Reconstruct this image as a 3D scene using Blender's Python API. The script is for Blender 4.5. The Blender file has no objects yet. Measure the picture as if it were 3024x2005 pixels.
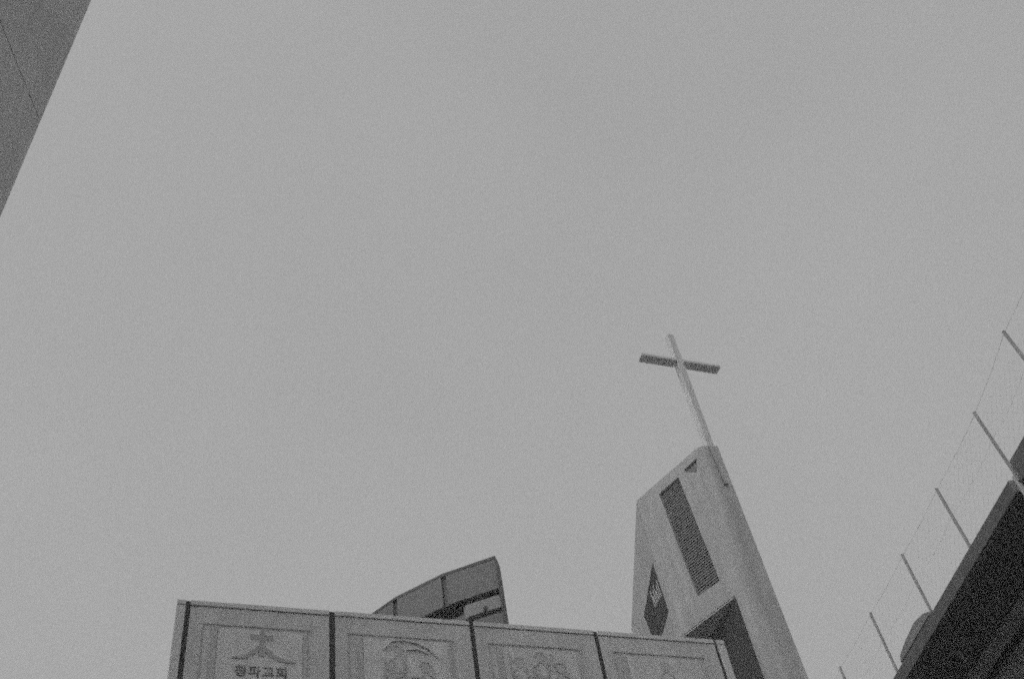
import bpy, bmesh, math, random
from mathutils import Vector, Matrix
from mathutils.geometry import tessellate_polygon

random.seed(7)
S = bpy.context.scene
COL = S.collection
rad = math.radians

# ------------------------------------------------------------------ camera
cam_d = bpy.data.cameras.new('camera')
cam = bpy.data.objects.new('camera', cam_d)
COL.objects.link(cam)
cam_d.sensor_fit = 'HORIZONTAL'
cam_d.sensor_width = 36.0
cam_d.lens = 36.9                     # 35 mm film compact, looking up about 49 degrees with a roll of 12
cam_d.clip_start = 0.05
cam_d.clip_end = 3000
Rc = Matrix(((0.97895, 0.20411, 0.0), (0.15381, -0.73768, -0.65739), (-0.13418, 0.64355, -0.75355)))
cam.matrix_world = Matrix.Translation((0, 0, 1.6)) @ Rc.to_4x4()
S.camera = cam

# ------------------------------------------------------------------ sky, sun, exposure
SUN_AZ, SUN_EL = -138.0, 46.0
w = bpy.data.worlds.new('World')
S.world = w
w.use_nodes = True
nt = w.node_tree
nt.nodes.clear()
sky = nt.nodes.new('ShaderNodeTexSky')
sky.sky_type = 'NISHITA'
sky.sun_disc = False
sky.sun_elevation = rad(SUN_EL)
sky.sun_rotation = rad(SUN_AZ)
sky.air_density = 1.6
sky.dust_density = 5.0
bw = nt.nodes.new('ShaderNodeRGBToBW')              # black-and-white film: only the luminance counts
mixn = nt.nodes.new('ShaderNodeMix')                # thin unbroken cloud evens the dome out
mixn.data_type = 'FLOAT'
mixn.inputs[0].default_value = 0.76
bg = nt.nodes.new('ShaderNodeBackground')
bg.inputs['Strength'].default_value = 0.102
outn = nt.nodes.new('ShaderNodeOutputWorld')
nt.links.new(sky.outputs[0], bw.inputs[0])
nt.links.new(bw.outputs[0], mixn.inputs[2])
mixn.inputs[3].default_value = 4.5
tc = nt.nodes.new('ShaderNodeTexCoord')              # slow drift of the cloud sheet
cn = nt.nodes.new('ShaderNodeTexNoise')
cn.inputs['Scale'].default_value = 1.7
cn.inputs['Detail'].default_value = 4
cr_ = nt.nodes.new('ShaderNodeMapRange')
cr_.inputs['From Min'].default_value = 0.25
cr_.inputs['From Max'].default_value = 0.75
cr_.inputs['To Min'].default_value = 0.93
cr_.inputs['To Max'].default_value = 1.07
cm = nt.nodes.new('ShaderNodeMath')
cm.operation = 'MULTIPLY'
nt.links.new(tc.outputs['Generated'], cn.inputs['Vector'])
nt.links.new(cn.outputs['Fac'], cr_.inputs['Value'])
nt.links.new(mixn.outputs[0], cm.inputs[0])
nt.links.new(cr_.outputs[0], cm.inputs[1])
nt.links.new(cm.outputs[0], bg.inputs['Color'])
nt.links.new(bg.outputs[0], outn.inputs['Surface'])

sun_d = bpy.data.lights.new('sun', 'SUN')
sun_d.energy = 1.0
sun_d.angle = rad(35)                               # sun behind cloud: wide and soft
sun_d.color = (1.0, 1.0, 1.0)
sun = bpy.data.objects.new('sun', sun_d)
COL.objects.link(sun)
sv = Vector((math.sin(rad(SUN_AZ)) * math.cos(rad(SUN_EL)), math.cos(rad(SUN_AZ)) * math.cos(rad(SUN_EL)), math.sin(rad(SUN_EL))))
sun.rotation_euler = sv.to_track_quat('Z', 'Y').to_euler()
sun.location = sv * 60

S.view_settings.view_transform = 'Standard'
S.view_settings.look = 'None'
S.view_settings.exposure = 0.0
S.view_settings.gamma = 1.0
S.view_settings.use_curve_mapping = False
S.render.engine = 'CYCLES'
S.cycles.use_denoising = False                      # let the haze keep its natural grain
S.cycles.use_adaptive_sampling = True
S.cycles.filter_width = 1.9
S.cycles.adaptive_threshold = 0.22
S.cycles.adaptive_min_samples = 6
S.cycles.volume_bounces = 1
S.cycles.max_bounces = 8

# ------------------------------------------------------------------ materials (greys: monochrome film)
def mat(name, base, rough=0.8, var=0.06, scale=3.0, bump=0.0, bscale=40.0, streak=0.0, spec=0.3, metal=0.0, ribs=0.0, fine=0.0):
    m = bpy.data.materials.new(name)
    m.use_nodes = True
    n = m.node_tree.nodes
    l = m.node_tree.links
    p = n['Principled BSDF']
    p.inputs['Roughness'].default_value = rough
    p.inputs['Specular IOR Level'].default_value = spec
    p.inputs['Metallic'].default_value = metal
    geo = n.new('ShaderNodeNewGeometry')
    def add(fac_socket, amount, prev):
        mr = n.new('ShaderNodeMapRange')
        mr.inputs['From Min'].default_value = 0.3
        mr.inputs['From Max'].default_value = 0.7
        mr.inputs['To Min'].default_value = 1 - amount
        mr.inputs['To Max'].default_value = 1 + amount
        l.new(fac_socket, mr.inputs['Value'])
        mu = n.new('ShaderNodeMath')
        mu.operation = 'MULTIPLY'
        l.new(mr.outputs[0], mu.inputs[0])
        if prev is None:
            mu.inputs[1].default_value = base
        else:
            l.new(prev, mu.inputs[1])
        return mu.outputs[0]
    no = n.new('ShaderNodeTexNoise')
    no.inputs['Scale'].default_value = scale
    no.inputs['Detail'].default_value = 6
    l.new(geo.outputs['Position'], no.inputs['Vector'])
    v = add(no.outputs['Fac'], var, None)
    if fine:
        nf = n.new('ShaderNodeTexNoise')
        nf.inputs['Scale'].default_value = scale * 14
        nf.inputs['Detail'].default_value = 3
        l.new(geo.outputs['Position'], nf.inputs['Vector'])
        v = add(nf.outputs['Fac'], fine, v)
    if streak:
        mp = n.new('ShaderNodeMapping')
        mp.inputs['Scale'].default_value = (3.2, 3.2, 0.18)
        l.new(geo.outputs['Position'], mp.inputs['Vector'])
        ns = n.new('ShaderNodeTexNoise')
        ns.inputs['Scale'].default_value = 1.6
        ns.inputs['Detail'].default_value = 5
        l.new(mp.outputs[0], ns.inputs['Vector'])
        v = add(ns.outputs['Fac'], streak, v)
    if ribs:
        sx = n.new('ShaderNodeSeparateXYZ')
        l.new(geo.outputs['Position'], sx.inputs[0])
        m1 = n.new('ShaderNodeMath'); m1.operation = 'MULTIPLY'; m1.inputs[1].default_value = 2 * math.pi / 0.045
        l.new(sx.outputs['Z'], m1.inputs[0])
        m2 = n.new('ShaderNodeMath'); m2.operation = 'SINE'
        l.new(m1.outputs[0], m2.inputs[0])
        m3 = n.new('ShaderNodeMath'); m3.operation = 'MULTIPLY_ADD'; m3.inputs[1].default_value = 0.2; m3.inputs[2].default_value = 0.5
        l.new(m2.outputs[0], m3.inputs[0])
        v = add(m3.outputs[0], ribs, v)
    cc = n.new('ShaderNodeCombineColor')
    for k in range(3):
        l.new(v, cc.inputs[k])
    l.new(cc.outputs[0], p.inputs['Base Color'])
    if bump:
        nb = n.new('ShaderNodeTexNoise')
        nb.inputs['Scale'].default_value = bscale
        nb.inputs['Detail'].default_value = 4
        l.new(geo.outputs['Position'], nb.inputs['Vector'])
        b = n.new('ShaderNodeBump')
        b.inputs['Strength'].default_value = bump
        b.inputs['Distance'].default_value = 0.02
        l.new(nb.outputs['Fac'], b.inputs['Height'])
        l.new(b.outputs[0], p.inputs['Normal'])
    return m

M = dict(
    asphalt=mat('asphalt', 0.055, 0.9, 0.2, 2.0, 0.4),
    tower=mat('white_stucco', 0.39, 0.9, 0.09, 0.8, 0.25, 60, streak=0.12, fine=0.04),
    tower_shade=mat('recess_shade', 0.03, 0.6, 0.12, 1.2, 0.1),  # near-black base puts the shade under the overhang into the colour
    soffit_grey=mat('soffit_render', 0.62, 0.9, 0.1, 1.5, 0.2),
    louver=mat('louver_metal', 0.27, 0.5, 0.06, 2.0, metal=0.0),
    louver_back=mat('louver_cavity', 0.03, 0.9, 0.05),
    glass=mat('dark_screen', 0.05, 1.0, 0.3, 5.0, spec=0.0),
    reflection_bar=mat('reflection_streak', 0.7, 0.6, 0.1, 6.0),  # pale colour for the painted window reflections
    cross=mat('cross_paint', 0.58, 0.55, 0.05, 1.5, streak=0.05),
    sign_frame=mat('sign_aluminium', 0.62, 0.55, 0.05, 2.0, streak=0.04),
    sign_face=mat('sign_sheet', 0.56, 0.7, 0.08, 1.6, streak=0.08, ribs=0.06, fine=0.06),
    sign_inner=mat('sign_inner_sheet', 0.63, 0.7, 0.08, 2.2, streak=0.09, ribs=0.05, fine=0.06),
    sign_line=mat('sign_moulding', 0.47, 0.6, 0.05, 2.0),
    sign_post=mat('sign_dark_post', 0.05, 0.6, 0.1, 2.0),
    print_dark=mat('sign_print_dark', 0.21, 0.6, 0.1, 5.0),
    print_soft=mat('sign_print_soft', 0.50, 0.7, 0.08, 5.0),
    concrete=mat('left_concrete', 0.58, 0.9, 0.10, 0.9, 0.3, 30, streak=0.07, fine=0.04),
    joint=mat('sealant_joint', 0.07, 0.8, 0.1),
    drum_panel=mat('drum_panel', 0.14, 0.55, 0.06, 1.3, streak=0.06),
    drum_dark=mat('drum_dark', 0.05, 0.5, 0.1, 1.3),
    drum_light=mat('drum_slab', 0.26, 0.8, 0.06, 1.3),
    fascia=mat('fascia_metal', 0.135, 0.6, 0.1, 1.2, streak=0.05, fine=0.04),
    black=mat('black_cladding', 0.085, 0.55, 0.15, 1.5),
    beam=mat('eave_beam', 0.34, 0.6, 0.12, 1.5),
    wall_dark=mat('right_wall', 0.55, 0.8, 0.1, 1.5, 0.2),
    pipe=mat('pale_pipe', 0.5, 0.5, 0.06, 3.0),
    galv=mat('galvanised_steel', 0.34, 0.5, 0.1, 6.0),
    housing=mat('housing_paint', 0.26, 0.7, 0.08, 2.0),
    roof=mat('roof_membrane', 0.2, 0.9, 0.1, 1.0),
)

# ------------------------------------------------------------------ builders
def az(a):
    return Vector((math.sin(rad(a)), math.cos(rad(a)), 0.0))
UP = Vector((0, 0, 1))

def thing(name, label, cat, loc, group=None):
    o = bpy.data.objects.new(name, None)
    o.empty_display_size = 0.3
    COL.objects.link(o)
    o.location = loc
    o['label'] = label
    o['category'] = cat
    if group:
        o['group'] = group
    return o

def origin_of(o):
    v = Vector((0, 0, 0))
    while o is not None:
        v = v + Vector(o.location)
        o = o.parent
    return v

def obj(name, bm, material, parent=None, smooth=False, at=None, bevel=0.0):
    """links a bmesh given in world coordinates as one object"""
    bmesh.ops.remove_doubles(bm, verts=bm.verts, dist=1e-5)
    bmesh.ops.recalc_face_normals(bm, faces=bm.faces)
    if bevel:
        bmesh.ops.bevel(bm, geom=[e for e in bm.edges if e.is_manifold and e.calc_face_angle(0) > 0.6], offset=bevel, segments=2, affect='EDGES')
    base = Vector(at) if at is not None else (origin_of(parent) if parent else Vector((0, 0, 0)))
    bmesh.ops.translate(bm, verts=bm.verts, vec=-base)
    me = bpy.data.meshes.new(name)
    bm.to_mesh(me)
    bm.free()
    me.materials.append(material)
    if smooth:
        for p in me.polygons:
            p.use_smooth = True
        me.set_sharp_from_angle(angle=rad(35))
    o = bpy.data.objects.new(name, me)
    COL.objects.link(o)
    if parent is not None:
        o.parent = parent
        o.location = base - origin_of(parent)
    else:
        o.location = base
    return o

class Frame:
    """a vertical working plane: t along u, z up, d outwards along n"""
    def __init__(self, o, u, n):
        self.o, self.u, self.n = Vector((o[0], o[1], 0)), u, n
    def __call__(self, t, z, d=0.0):
        return self.o + self.u * t + UP * z + self.n * d

def solid(bm, bottom, top):
    b = [bm.verts.new(p) for p in bottom]
    t = [bm.verts.new(p) for p in top]
    k = len(b)
    bm.faces.new(b)
    bm.faces.new(t)
    for i in range(k):
        bm.faces.new((b[i], b[(i + 1) % k], t[(i + 1) % k], t[i]))
    return bm

def box(fr, t0, t1, z0, z1, d0, d1, bm=None):
    bm = bm or bmesh.new()
    q = [(t0, z0), (t1, z0), (t1, z1), (t0, z1)]
    return solid(bm, [fr(t, z, d0) for t, z in q], [fr(t, z, d1) for t, z in q])

def plate(fr, poly, d0, d1, bm=None):
    bm = bm or bmesh.new()
    return solid(bm, [fr(t, z, d0) for t, z in poly], [fr(t, z, d1) for t, z in poly])

def prism(plan, z0, z1, bm=None):
    bm = bm or bmesh.new()
    return solid(bm, [Vector((p[0], p[1], z0)) for p in plan], [Vector((p[0], p[1], z1)) for p in plan])

def tube(bm, a, b, r, k=8):
    a, b = Vector(a), Vector(b)
    d = (b - a).normalized()
    x = d.orthogonal().normalized()
    y = d.cross(x)
    ring = [(math.cos(2 * math.pi * i / k), math.sin(2 * math.pi * i / k)) for i in range(k)]
    return solid(bm, [a + (x * c + y * s) * r for c, s in ring], [b + (x * c + y * s) * r for c, s in ring])

def stroke(fr, pts, wd, d0, d1, bm):
    """a ribbon of even width along a polyline in the plane of fr"""
    L, Rr = [], []
    for i, (t, z) in enumerate(pts):
        a = pts[max(i - 1, 0)]
        b = pts[min(i + 1, len(pts) - 1)]
        dx, dz = b[0] - a[0], b[1] - a[1]
        k = math.hypot(dx, dz) or 1
        ww = wd[i] if isinstance(wd, (list, tuple)) else wd
        L.append((t - dz / k * ww / 2, z + dx / k * ww / 2))
        Rr.append((t + dz / k * ww / 2, z - dx / k * ww / 2))
    return plate(fr, L + Rr[::-1], d0, d1, bm)

def disc(fr, t, z, r, d0, d1, bm, k=16, sq=1.0):
    return plate(fr, [(t + r * math.cos(2 * math.pi * i / k), z + r * sq * math.sin(2 * math.pi * i / k)) for i in range(k)], d0, d1, bm)

def wall_with_holes(fr, outer, holes, bm):
    """a flat wall face in the plane of fr with openings, and the reveals of those openings"""
    loops = [[Vector((t, z, 0)) for t, z in lp] for lp in [outer] + [h[0] for h in holes]]
    flat = [fr(p.x, p.y) for lp in loops for p in lp]
    vs = [bm.verts.new(p) for p in flat]
    for tri in tessellate_polygon(loops):
        bm.faces.new([vs[i] for i in tri])
    for poly, depth in holes:
        k = len(poly)
        for i in range(k):
            (t0, z0), (t1, z1) = poly[i], poly[(i + 1) % k]
            bm.faces.new([bm.verts.new(p) for p in (fr(t0, z0), fr(t1, z1), fr(t1, z1, -depth), fr(t0, z0, -depth))])
    return bm

def quad(bm, *pts):
    bm.faces.new([bm.verts.new(p) for p in pts])

# ------------------------------------------------------------------ ground
g = obj('ground', prism([(-200, -200), (200, -200), (200, 200), (-200, 200)], -0.5, 0.0), M['asphalt'])
g['kind'] = 'structure'

# ------------------------------------------------------------------ left building: tall concrete wall whose far corner cuts the sky
LC = Vector((-4.047, 4.430, 0))
uL = az(-5.4)
nL = az(84.6)
FL = Frame(LC, uL, nL)
lb = thing('concrete_building', 'tall grey concrete building whose corner cuts into the upper left sky', 'building', LC)
zj = [0.0, 2.24, 5.24, 8.24, 11.24, 14.24, 17.24, 21.0]
panels = []
for i in range(len(zj) - 1):
    z0 = zj[i] + (0.008 if i else 0)
    z1 = zj[i + 1] - (0.008 if i < len(zj) - 2 else 0)
    for t0, t1 in ((-12, -8.006), (-7.994, -4.006), (-3.994, 0)):
        obj('panel', box(FL, t0, t1, z0, z1, -0.12, 0), M['concrete'], lb)
obj('wall', box(FL, -12, -0.002, 0, 20.99, -7, -0.125), M['concrete'], lb)
for z in zj[1:-1]:
    obj('joint', box(FL, -12, -0.004, z - 0.007, z + 0.007, -0.12, -0.007), M['joint'], lb)
obj('roof', box(FL, -12, -0.002, 21.003, 21.15, -7, -0.004), M['roof'], lb)

# ------------------------------------------------------------------ church sign board, four panels on the edge of a flat roof
uS = az(63.1)
nS = az(153.1)
FS = Frame((-6.334, 12.485), uS, nS)
hall = thing('church_hall', 'low grey church hall carrying the four panel sign board along its roof edge', 'building', FS(5.3, 0, -3))
obj('wall', box(FS, 1.0, 9.9, 0, 11.3, -6, -0.45), M['concrete'], hall)
obj('roof', box(FS, 1.0, 9.9, 11.303, 11.4, -6, -0.45), M['roof'], hall)

sb = thing('sign_board', 'long pale church sign board of four framed panels with cross emblem and Korean lettering', 'sign', FS(5.3, 9.2, -0.15))
SB0, SB1 = 9.2, 11.87
gaps = [(0.690, 0.765), (2.900, 2.995), (5.240, 5.325), (7.490, 7.570), (9.835, 9.895)]
for a, b in gaps:
    obj('post', box(FS, a + 0.001, b - 0.001, SB0, 11.868, -0.245, -0.03), M['sign_post'], sb)
obj('end_post', box(FS, 0.56, 0.690, SB0, 11.775, -0.25, 0), M['sign_frame'], sb, bevel=0.006)
obj('end_post', box(FS, 9.895, 10.05, SB0, 11.775, -0.25, 0), M['sign_frame'], sb, bevel=0.006)
units = [(0.765, 2.900), (2.995, 5.240), (5.325, 7.490), (7.570, 9.835)]
for a, b in [(0.56, 0.690)] + units + [(9.895, 10.05)]:
    obj('cap_rail', box(FS, a, b, 11.784, SB1, -0.25, 0.003), M['sign_frame'], sb, bevel=0.006)
obj('back_plate', box(FS, 0.70, 9.89, SB0, 11.84, -0.255, -0.17), M['sign_post'], sb)
PD = -0.012
panels = []
for a, b in units:
    p = obj('panel', box(FS, a, b, SB0, 11.774, -0.16, PD), M['sign_face'], sb, bevel=0.004)
    panels.append(p)
    il, ir = a + 0.44, b - 0.42
    obj('inner_sheet', box(FS, il, ir, SB0 + 0.25, 11.40, PD, PD + 0.012), M['sign_inner'], p)
    obj('moulding', box(FS, a + 0.19, ir + 0.12, 11.46, 11.485, PD, PD + 0.013), M['sign_line'], p)
    obj('moulding', box(FS, il - 0.115, il - 0.01, SB0 + 0.25, 11.40, PD, PD + 0.013), M['sign_line'], p)
    obj('moulding', box(FS, ir + 0.05, ir + 0.075, SB0 + 0.25, 11.455, PD, PD + 0.013), M['sign_line'], p)
    obj('moulding', box(FS, a + 0.19, a + 0.205, SB0 + 0.25, 11.455, PD, PD + 0.013), M['sign_line'], p)

D0, D1 = PD + 0.012, PD + 0.018
# first panel: cross over a sweeping roof, church name below
bm = bmesh.new()
plate(FS, [(1.685, 11.25), (2.03, 11.235), (2.03, 11.315), (1.685, 11.33)], D0, D1, bm)
stroke(FS, [(1.86, 11.42), (1.862, 11.2), (1.87, 10.95)], [0.06, 0.075, 0.085], D0, D1 + 0.002, bm)
stroke(FS, [(1.85, 11.13), (1.77, 11.03), (1.66, 10.955), (1.54, 10.915), (1.44, 10.91)], [0.05, 0.075, 0.07, 0.05, 0.02], D0, D1 + 0.004, bm)
stroke(FS, [(1.88, 11.13), (1.97, 11.02), (2.08, 10.935), (2.22, 10.885), (2.38, 10.875)], [0.05, 0.075, 0.07, 0.05, 0.02], D0, D1 + 0.004, bm)
obj('cross_emblem', bm, mat('emblem_print', 0.40, 0.6, 0.1, 6.0), panels[0])
cu = bpy.data.curves.new('lettering', 'FONT')
cu.body = '청파교회'
cu.size = 0.205
cu.space_character = 1.12
cu.align_x = 'CENTER'
cu.offset = 0.004
tmp = bpy.data.objects.new('lettering_source', cu)
COL.objects.link(tmp)
bpy.context.view_layer.update()
me = bpy.data.meshes.new_from_object(tmp.evaluated_get(bpy.context.evaluated_depsgraph_get()))
bpy.data.objects.remove(tmp)
bm = bmesh.new()
bm.from_mesh(me)
bpy.data.meshes.remove(me)
ext = bmesh.ops.extrude_face_region(bm, geom=bm.faces[:])
bmesh.ops.translate(bm, verts=[e for e in ext['geom'] if isinstance(e, bmesh.types.BMVert)], vec=(0, 0, 0.006))
for v in bm.verts:
    v.co = FS(1.875 + v.co.x, 10.615 + v.co.y, D0 + v.co.z)
lt = obj('lettering', bm, M['print_dark'], panels[0])

def pic(panel, draw):
    bm = bmesh.new()
    draw(bm)
    obj('picture', bm, M['print_soft'], panel)

def figure(bm, t, zt, h, lean=0.0, lift=0.0, robe=0.42):
    """a robed standing figure in thin relief lines, head to hem"""
    e = [lift]
    def st(p, w_):
        e[0] += 0.0004
        stroke(FS, p, w_, D0, D1 + e[0], bm)
    disc(FS, t + lean, zt - 0.09, 0.07, D0, D1 + lift, bm, 14, 1.25)
    st([(t + lean - 0.10, zt - 0.06), (t + lean - 0.06, zt + 0.02), (t + lean + 0.06, zt + 0.02), (t + lean + 0.11, zt - 0.08), (t + lean + 0.12, zt - 0.22)], 0.028)
    h2 = robe / 2
    st([(t + lean - 0.05, zt - 0.19), (t - 0.15, zt - 0.28), (t - h2 * 0.9, zt - h * 0.55), (t - h2, zt - h)], 0.032)
    st([(t + lean + 0.05, zt - 0.19), (t + 0.15, zt - 0.28), (t + h2 * 0.9, zt - h * 0.55), (t + h2, zt - h)], 0.032)
    for k in range(5):
        x = -0.8 + 0.4 * k + random.uniform(-0.08, 0.08)
        z0 = zt - random.uniform(0.26, 0.45)
        st([(t + x * 0.12, z0), (t + x * h2 * 0.7 + random.uniform(-0.03, 0.03), zt - h * 0.55), (t + x * h2, zt - h * random.uniform(0.8, 0.98))], random.uniform(0.016, 0.03))
    st([(t - 0.15, zt - 0.30), (t - 0.02, zt - 0.46), (t + 0.12, zt - 0.42)], 0.04)
    st([(t + 0.15, zt - 0.30), (t + 0.07, zt - 0.52), (t - 0.10, zt - 0.58)], 0.034)
    st([(t - 0.13, zt - 0.68), (t + 0.14, zt - 0.66)], 0.024)

def draw2(bm):
    figure(bm, 3.96, 11.27, 1.75, 0.03)
    figure(bm, 4.46, 11.00, 1.45, -0.04, 0.006, 0.36)
    figure(bm, 4.22, 10.72, 1.2, 0.02, 0.012, 0.26)
    stroke(FS, [(3.76, 11.20), (3.90, 11.36), (4.08, 11.39), (4.28, 11.36), (4.50, 11.26), (4.64, 11.10)], 0.010, D0, D1 + 0.018, bm)
    stroke(FS, [(4.12, 11.22), (4.30, 11.24), (4.48, 11.18)], 0.010, D0, D1 + 0.0185, bm)
    stroke(FS, [(3.74, 11.05), (3.77, 10.2)], 0.03, D0, D1 + 0.019, bm)
def draw3(bm):
    figure(bm, 6.02, 11.20, 1.7, 0.0, 0.0, 0.34)
    figure(bm, 6.38, 11.32, 1.8, 0.02, 0.006, 0.38)
    figure(bm, 6.76, 11.14, 1.6, -0.03, 0.012, 0.34)
    figure(bm, 6.20, 10.86, 1.3, -0.01, 0.018, 0.28)
    figure(bm, 6.58, 10.82, 1.3, 0.02, 0.024, 0.28)
    stroke(FS, [(5.84, 11.30), (5.86, 10.3)], 0.02, D0, D1 + 0.030, bm)
    stroke(FS, [(6.58, 11.37), (6.57, 11.0)], 0.02, D0, D1 + 0.031, bm)
def draw4(bm):
    figure(bm, 8.70, 11.30, 1.8, 0.0, 0.0, 0.60)
    figure(bm, 8.30, 10.92, 1.4, 0.02, 0.006, 0.30)
    figure(bm, 9.08, 10.86, 1.4, -0.02, 0.012, 0.30)
    stroke(FS, [(8.58, 11.02), (8.44, 10.90), (8.36, 10.98)], 0.04, D0, D1 + 0.018, bm)
    stroke(FS, [(8.82, 11.02), (8.98, 10.92), (9.06, 10.98)], 0.04, D0, D1 + 0.0185, bm)
pic(panels[1], draw2)
pic(panels[2], draw3)
pic(panels[3], draw4)

# ------------------------------------------------------------------ church tower
P0 = Vector((4.8365, 26.5633, 0))
uA = az(-47)
nA = az(-137)
FA = Frame(P0, uA, nA)
ZB, ZT = 18.97, 24.47
tw = thing('church_tower', 'tall white church tower with softened corner, louver strip and dark open recess below', 'tower', (5.2, 28.5, 0))
Ar = FA(-0.42, 0)
Ca = Ar - nA * 0.35
arc = [Ca + az(223 - 60 * k / 19) * 0.35 for k in range(20)]     # softly rounded corner ...
F0 = arc[-1]
arc.append(F0 + az(73) * 0.44)                                   # ... then a narrow flat face
Lc = FA(2.46, 0)
uW = az(-6.0)
FW = Frame(Lc, uW, az(-96.0))
LWL = 7.6
Lk = Lc + uW * LWL
Bk = arc[-1] + az(5) * 6.2
louv = [(0.33, 19.70), (1.28, 19.77), (1.49, 24.03), (0.54, 24.03)]
vent = [(-0.20, 23.62), (0.0, 23.80), (0.25, 24.02), (0.22, 24.10), (-0.38, 24.13)]
bm = bmesh.new()
wall_with_holes(FA, [(-0.42, ZB), (2.46, ZB), (2.46, ZT), (-0.42, ZT)], [(louv, 0.30), (vent, 0.09)], bm)
win = [(0.06, 20.02), (3.7, 20.87), (4.38, 22.8), (0.32, 22.1)]
wall_with_holes(FW, [(0, ZB), (LWL, ZB), (LWL, ZT), (0, ZT)], [(win, 0.03)], bm)
for i in range(20):
    quad(bm, *(Vector((p.x, p.y, z)) for p, z in ((arc[i], ZB), (arc[i + 1], ZB), (arc[i + 1], ZT), (arc[i], ZT))))
for a, b in ((arc[-1], Bk), (Bk, Lk)):
    quad(bm, *(Vector((p.x, p.y, z)) for p, z in ((a, ZB), (b, ZB), (b, ZT), (a, ZT))))
bm.faces.new([bm.verts.new((p.x, p.y, ZT)) for p in [Lc] + arc + [Bk, Lk]])
obj('wall', bm, M['tower'], tw, smooth=True)
# pillar: the rounded corner carried down to the ground
uI = az(-22)
nI = az(-112)
Ik = P0 + uI * 4.4
obj('pillar', prism([Vector(P0)] + arc + [arc[-1] + az(5) * 4.3, Ik], 0, ZB - 0.003), M['tower'], tw, smooth=True)
FI = Frame(P0, uI, nI)
obj('recess_shade_sheet', box(FI, 0.012, 4.4, 0, ZB - 0.05, 0.003, 0.03), M['tower_shade'], tw)  # dark sheet over the pillar's inner side, its colour standing for shade
obj('soffit', prism([FA(0.02, 0, -0.02), FA(2.44, 0, -0.02), Lk + az(90) * 0.1, Ik], ZB - 0.045, ZB - 0.004), M['soffit_grey'], tw)
obj('recess_wall', prism([Ik, Ik + az(158) * 0.4, Lk + az(170) * 3.4 , Lk + az(170) * 3.0], 0, ZB - 0.05), M['tower_shade'], tw)  # back wall in the same painted shade
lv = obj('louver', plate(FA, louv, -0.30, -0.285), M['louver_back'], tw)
NS = 46
for k in range(NS):
    f = (k + 0.5) / NS
    t0 = 0.335 + 0.21 * f
    t1 = 1.275 + 0.21 * f
    z = 19.74 + (24.0 - 19.74) * f
    sbm = bmesh.new()
    sec = [(-0.20, 0.020), (-0.09, 0.004), (-0.085, -0.024), (-0.10, -0.024), (-0.105, -0.004), (-0.20, 0.012)]
    solid(sbm, [FA(t0, z + dz, d) for d, dz in sec], [FA(t1, z + dz, d) for d, dz in sec])
    obj('slat', sbm, M['louver'], lv)
obj('vent', plate(FA, vent, -0.09, -0.07), M['drum_panel'], tw)
wn = obj('window', plate(FW, win, -0.05, -0.03), M['glass'], tw)
for k in range(7):  # slanted pale bars stand for reflections in the window
    t = 0.55 + 0.24 * k
    z = 20.95 + 0.10 * k
    obj('reflection_bar', plate(FW, [(t, z), (t + 0.07, z + 0.03), (t + 0.16 + 0.03 * (k % 3), z + 0.75 - 0.13 * (k % 3)), (t + 0.10, z + 0.7 - 0.13 * (k % 3))], -0.029, -0.022), M['reflection_bar'], wn)

# ------------------------------------------------------------------ rooftop cross
uX = az(63.4)
nX = az(153.4)
FX = Frame((5.585, 26.612), uX, nX)
cr = thing('cross', 'slender white church cross with dark underside standing on the tower top', 'cross', FX(0.13, 24.47, 0))
bmx = bmesh.new()
solid(bmx, [FX(t, 24.2, d) for t, d in ((-0.020, -0.14), (0.250, -0.14), (0.250, 0.14), (-0.020, 0.14))],
      [FX(t, 30.54, d) for t, d in ((0.098, -0.134), (0.345, -0.134), (0.345, 0.134), (0.098, 0.134))])
obj('upright', bmx, M['cross'], cr, bevel=0.01)
obj('arm', box(FX, -1.34, 0.057, 29.0, 29.125, -0.205, 0.14), M['cross'], cr, bevel=0.01)
obj('arm', box(FX, 0.326, 1.855, 29.0, 29.125, -0.205, 0.14), M['cross'], cr, bevel=0.01)
lp = F0 + az(73) * 0.20 + az(163) * 0.045
FQ = Frame(lp, az(73), az(163))
fl = thing('floodlight', 'small dark floodlight fixed to the narrow tower face below the cross', 'lamp', FQ(0, 22.72, 0))
obj('housing', box(FQ, -0.07, 0.07, 22.70, 22.75, -0.01, 0.05), M['joint'], fl, bevel=0.008)
obj('bracket', box(FQ, -0.015, 0.015, 22.715, 22.735, -0.06, -0.012), M['joint'], fl)
bmx = bmesh.new()
tube(bmx, FQ(-0.02, 22.75, -0.03), FQ(-0.10, 24.40, -0.035), 0.010, 6)
obj('cable', bmx, M['drum_panel'], fl)

# ------------------------------------------------------------------ curved stair tower behind the sign
RC = Vector((-0.845, 29.583, 0))
RR = 7.656
def rp(a, r, z):
    return RC + az(a) * r + UP * z
def ring(a0, a1, r0, r1, z0, z1, n=8, bm=None):
    bm = bm or bmesh.new()
    A = [a0 + (a1 - a0) * i / n for i in range(n + 1)]
    plan = [rp(a, r1, 0) for a in A] + [rp(a, r0, 0) for a in reversed(A)]
    return prism(plan, z0, z1, bm)
dr = thing('curved_tower', 'dark curved stair tower with panelled crown rising behind the sign board', 'building', rp(-155, 5.5, 0))
A0 = -174.3
END = rp(A0, RR, 0)
tops = [(A0, -164.1), (-163.0, -152.6), (-151.5, -141.0), (-140.1, -129.5)]
for a, b in tops:
    obj('panel', ring(a, b, RR - 0.12, RR, 17.57, 18.47, 1), M['drum_panel'], dr)
for a, b in ((-164.08, -163.02), (-152.58, -151.52), (-140.98, -140.12)):
    obj('joint', ring(a, b, RR - 0.14, RR - 0.06, 17.572, 18.47, 1), M['drum_dark'], dr)
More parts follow.
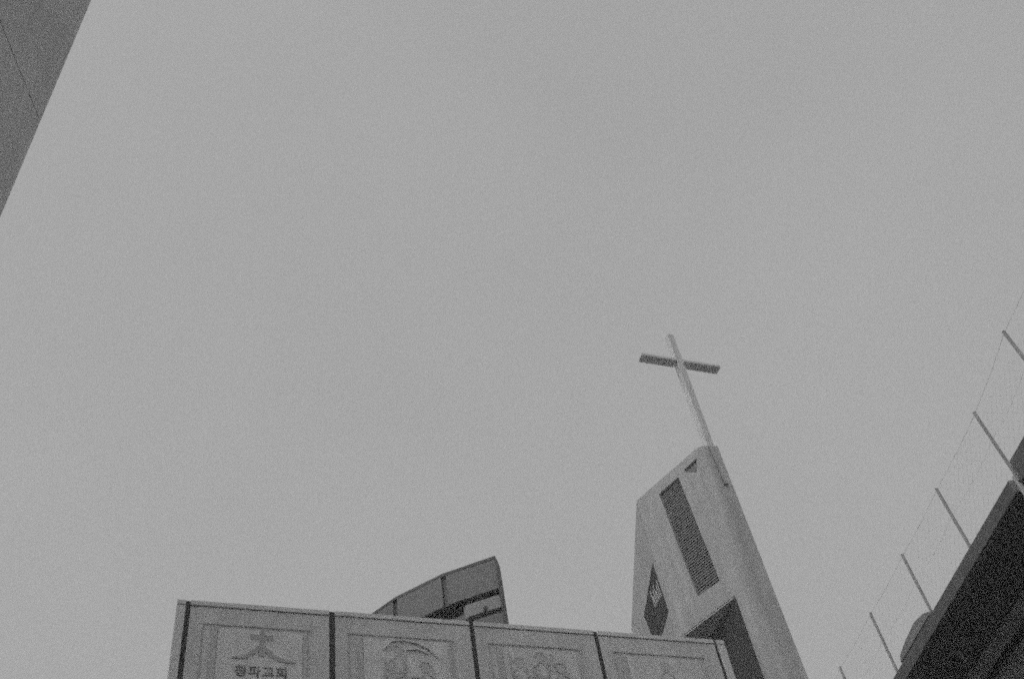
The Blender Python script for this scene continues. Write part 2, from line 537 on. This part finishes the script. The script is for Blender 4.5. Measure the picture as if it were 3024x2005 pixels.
ka = [A0, -163.5, -152.06, -140.56, -129.5]
obj('coping', prism([rp(k, RR + 0.015, 0) for k in ka] + [rp(k, RR - 0.5, 0) for k in reversed(ka)], 18.473, 18.56), M['drum_dark'], dr)
obj('end_wall', ring(A0 - 0.25, A0 - 0.01, RR - 0.5, RR + 0.012, 0, 18.56, 1), M['drum_dark'], dr)
def sector(rr, z0, z1, a0=A0, a1=-129.5):
    plan = [rp(a0 + (a1 - a0) * i / 16, rr, 0) for i in range(17)]
    far = plan[-1] + az(-10) * 5
    near = plan[0] + az(-10) * 5
    return prism(plan + [far, near], z0, z1)
obj('wall', sector(RR - 0.42, 0, 18.46, A0 + 0.05), M['drum_dark'], dr)
obj('soffit', ring(A0 + 0.02, -129.5, RR - 0.42, RR - 0.16, 17.62, 17.66, 24), M['drum_dark'], dr)
# pale slab with a rounded end
A = [A0 + 0.02 + 6.2 * i / 6 for i in range(7)]
outer = [rp(a, RR, 0) for a in A]
inner = [rp(a, RR - 0.41, 0) for a in reversed(A)]
mid = rp(A[-1], RR - 0.2, 0)
cap = [mid + (az(A[-1]) * math.cos(x) + az(A[-1] + 90) * math.sin(x)) * 0.2 for x in [math.pi * i / 8 for i in range(1, 8)]]
sl = obj('balcony_slab', prism(outer + cap + inner, 17.0, 17.36), M['drum_light'], dr, smooth=True)
obj('vent', ring(-171.6, -170.9, RR, RR + 0.04, 17.0, 17.12, 2), M['joint'], sl)
obj('lower_wall', ring(A0 + 0.02, -168.5, RR - 0.41, RR - 0.03, 0, 16.86, 8), M['drum_panel'], dr)
obj('ledge', ring(A0 + 0.02, -168.8, RR - 0.41, RR - 0.10, 16.863, 16.997, 8), M['drum_dark'], dr)
obj('lower_wall', ring(-167.2, -129.5, RR - 0.41, RR - 0.2, 0, 17.25, 12), M['drum_panel'], dr)

# ------------------------------------------------------------------ right building: dark eave overhead
uR = az(-14.4)
nR_out = Vector((-0.96858, -0.24869, 0))               # outwards, towards the lane
FR = Frame((8.7172, 2.2382), uR, nR_out)
rb = thing('dark_building', 'near black building with deep eave overhanging the lane at lower right', 'building', FR(9, 0, -5))
for a, b in ((9.95, 12.146), (12.154, 14.396), (14.404, 18.4)):
    obj('fascia', box(FR, a, b, 10.035, 10.25, -0.12, 0), M['fascia'], rb)
obj('fascia', box(FR, -3, 6.0, 10.06, 10.40, -0.12, 0), M['fascia'], rb)
obj('fascia', box(FR, 6.008, 9.74, 10.06, 10.40, -0.12, 0), M['fascia'], rb)
obj('soffit', box(FR, 9.95, 18.4, 10.045, 10.09, -1.12, -0.123), M['black'], rb)
obj('soffit', box(FR, -3, 9.74, 10.07, 10.12, -1.12, -0.123), M['black'], rb)
obj('eave_beam', box(FR, -3, 18.4, 9.985, 10.14, -1.42, -1.125), M['beam'], rb)
obj('soffit', box(FR, -3, 18.4, 10.06, 10.14, -1.70, -1.425), M['black'], rb)
obj('wall', box(FR, -3, 18.4, 0, 10.14, -8, -1.705), M['wall_dark'], rb)
obj('roof', box(FR, -3, 18.4, 10.143, 10.24, -8, -0.125), M['roof'], rb)
obj('end_panel', box(FR, 9.945, 9.952, 10.04, 10.245, -0.8, 0.012), M['beam'], rb)
pb = bmesh.new()
tube(pb, FR(9.845, 0, -0.03), FR(9.845, 10.22, -0.03), 0.042, 12)
obj('downpipe', pb, M['pipe'], rb, smooth=True)
pb = bmesh.new()
tube(pb, FR(13.66, 9.78, -0.62), FR(13.66, 10.06, -0.62), 0.016, 8)
obj('hanging_rod', pb, M['pipe'], rb)

rx = thing('roof_housing', 'low rounded grey housing sitting on the dark roof edge beside a fence post', 'housing', FR(13.65, 10.25, -0.2))
hb = plate(FR, [(13.00, 10.253), (14.40, 10.253), (14.38, 10.33), (14.28, 10.41), (13.95, 10.46), (13.55, 10.49), (13.25, 10.43), (13.05, 10.34)], -0.55, -0.002)
obj('cover', hb, M['housing'], rx, smooth=True, bevel=0.03)

# roof safety fence
fe = thing('roof_fence', 'thin steel wire fence on slender posts along the dark roof edge', 'fence', FR(12, 10.25, -0.05))
posts = [(5.4, 11.80, -0.02), (6.9, 11.74, -0.02), (8.46, 11.63, -0.02), (9.80, 11.42, -0.02), (11.40, 11.40, -0.03), (12.99, 11.40, -0.03), (14.62, 11.43, -0.03), (16.35, 11.48, -0.03), (18.0, 11.48, -0.03)]
for s, zt, d in posts:
    pb = bmesh.new()
    tube(pb, FR(s, 10.16 if s > 9.9 else 10.10, d), FR(s, zt, d), 0.024, 10)
    obj('post', pb, M['galv'], fe, smooth=True)
for fr_ in (1.0, 0.55):
    wb = bmesh.new()
    for (s0, z0, d0), (s1, z1, d1) in zip(posts, posts[1:]):
        za, zb_ = 10.25 + (z0 - 10.25) * fr_, 10.25 + (z1 - 10.25) * fr_
        for k in range(4):
            sag = lambda f: -0.05 * 4 * f * (1 - f) * (1.0 if fr_ < 1 else 0.5)
            f0, f1 = k / 4, (k + 1) / 4
            tube(wb, FR(s0 + (s1 - s0) * f0, za + (zb_ - za) * f0 + sag(f0) - 0.02, d0), FR(s0 + (s1 - s0) * f1, za + (zb_ - za) * f1 + sag(f1) - 0.02, d1), 0.0018 if fr_ == 1.0 else 0.0009, 5)
    obj('wire', wb, M['galv'], fe)
nb = bmesh.new()
s = 5.0
while s < 18.0:
    for sg in (1, -1):
        a, b = (s, s + 1.05) if sg > 0 else (s + 1.05, s)
        tube(nb, FR(a, 10.27, -0.035), FR(b, 11.34, -0.035), 0.0006, 3)
    s += 0.16
net = obj('netting', nb, M['galv'], fe)
net['kind'] = 'stuff'

# ------------------------------------------------------------------ thin overcast haze between the buildings and the camera
hz = obj('haze', prism([(-203, -203), (203, -203), (203, 203), (-203, 203)], -1.6, 31.0), M['asphalt'])
hm = bpy.data.materials.new('haze')
hm.use_nodes = True
hn = hm.node_tree
hn.nodes.clear()
ho = hn.nodes.new('ShaderNodeOutputMaterial')
pv = hn.nodes.new('ShaderNodeVolumePrincipled')
pv.inputs['Color'].default_value = (0.9, 0.9, 0.9, 1)
pv.inputs['Density'].default_value = 0.004
pv.inputs['Anisotropy'].default_value = 0.2
hn.links.new(pv.outputs[0], ho.inputs['Volume'])
hz.data.materials.clear()
hz.data.materials.append(hm)
hz['kind'] = 'stuff'
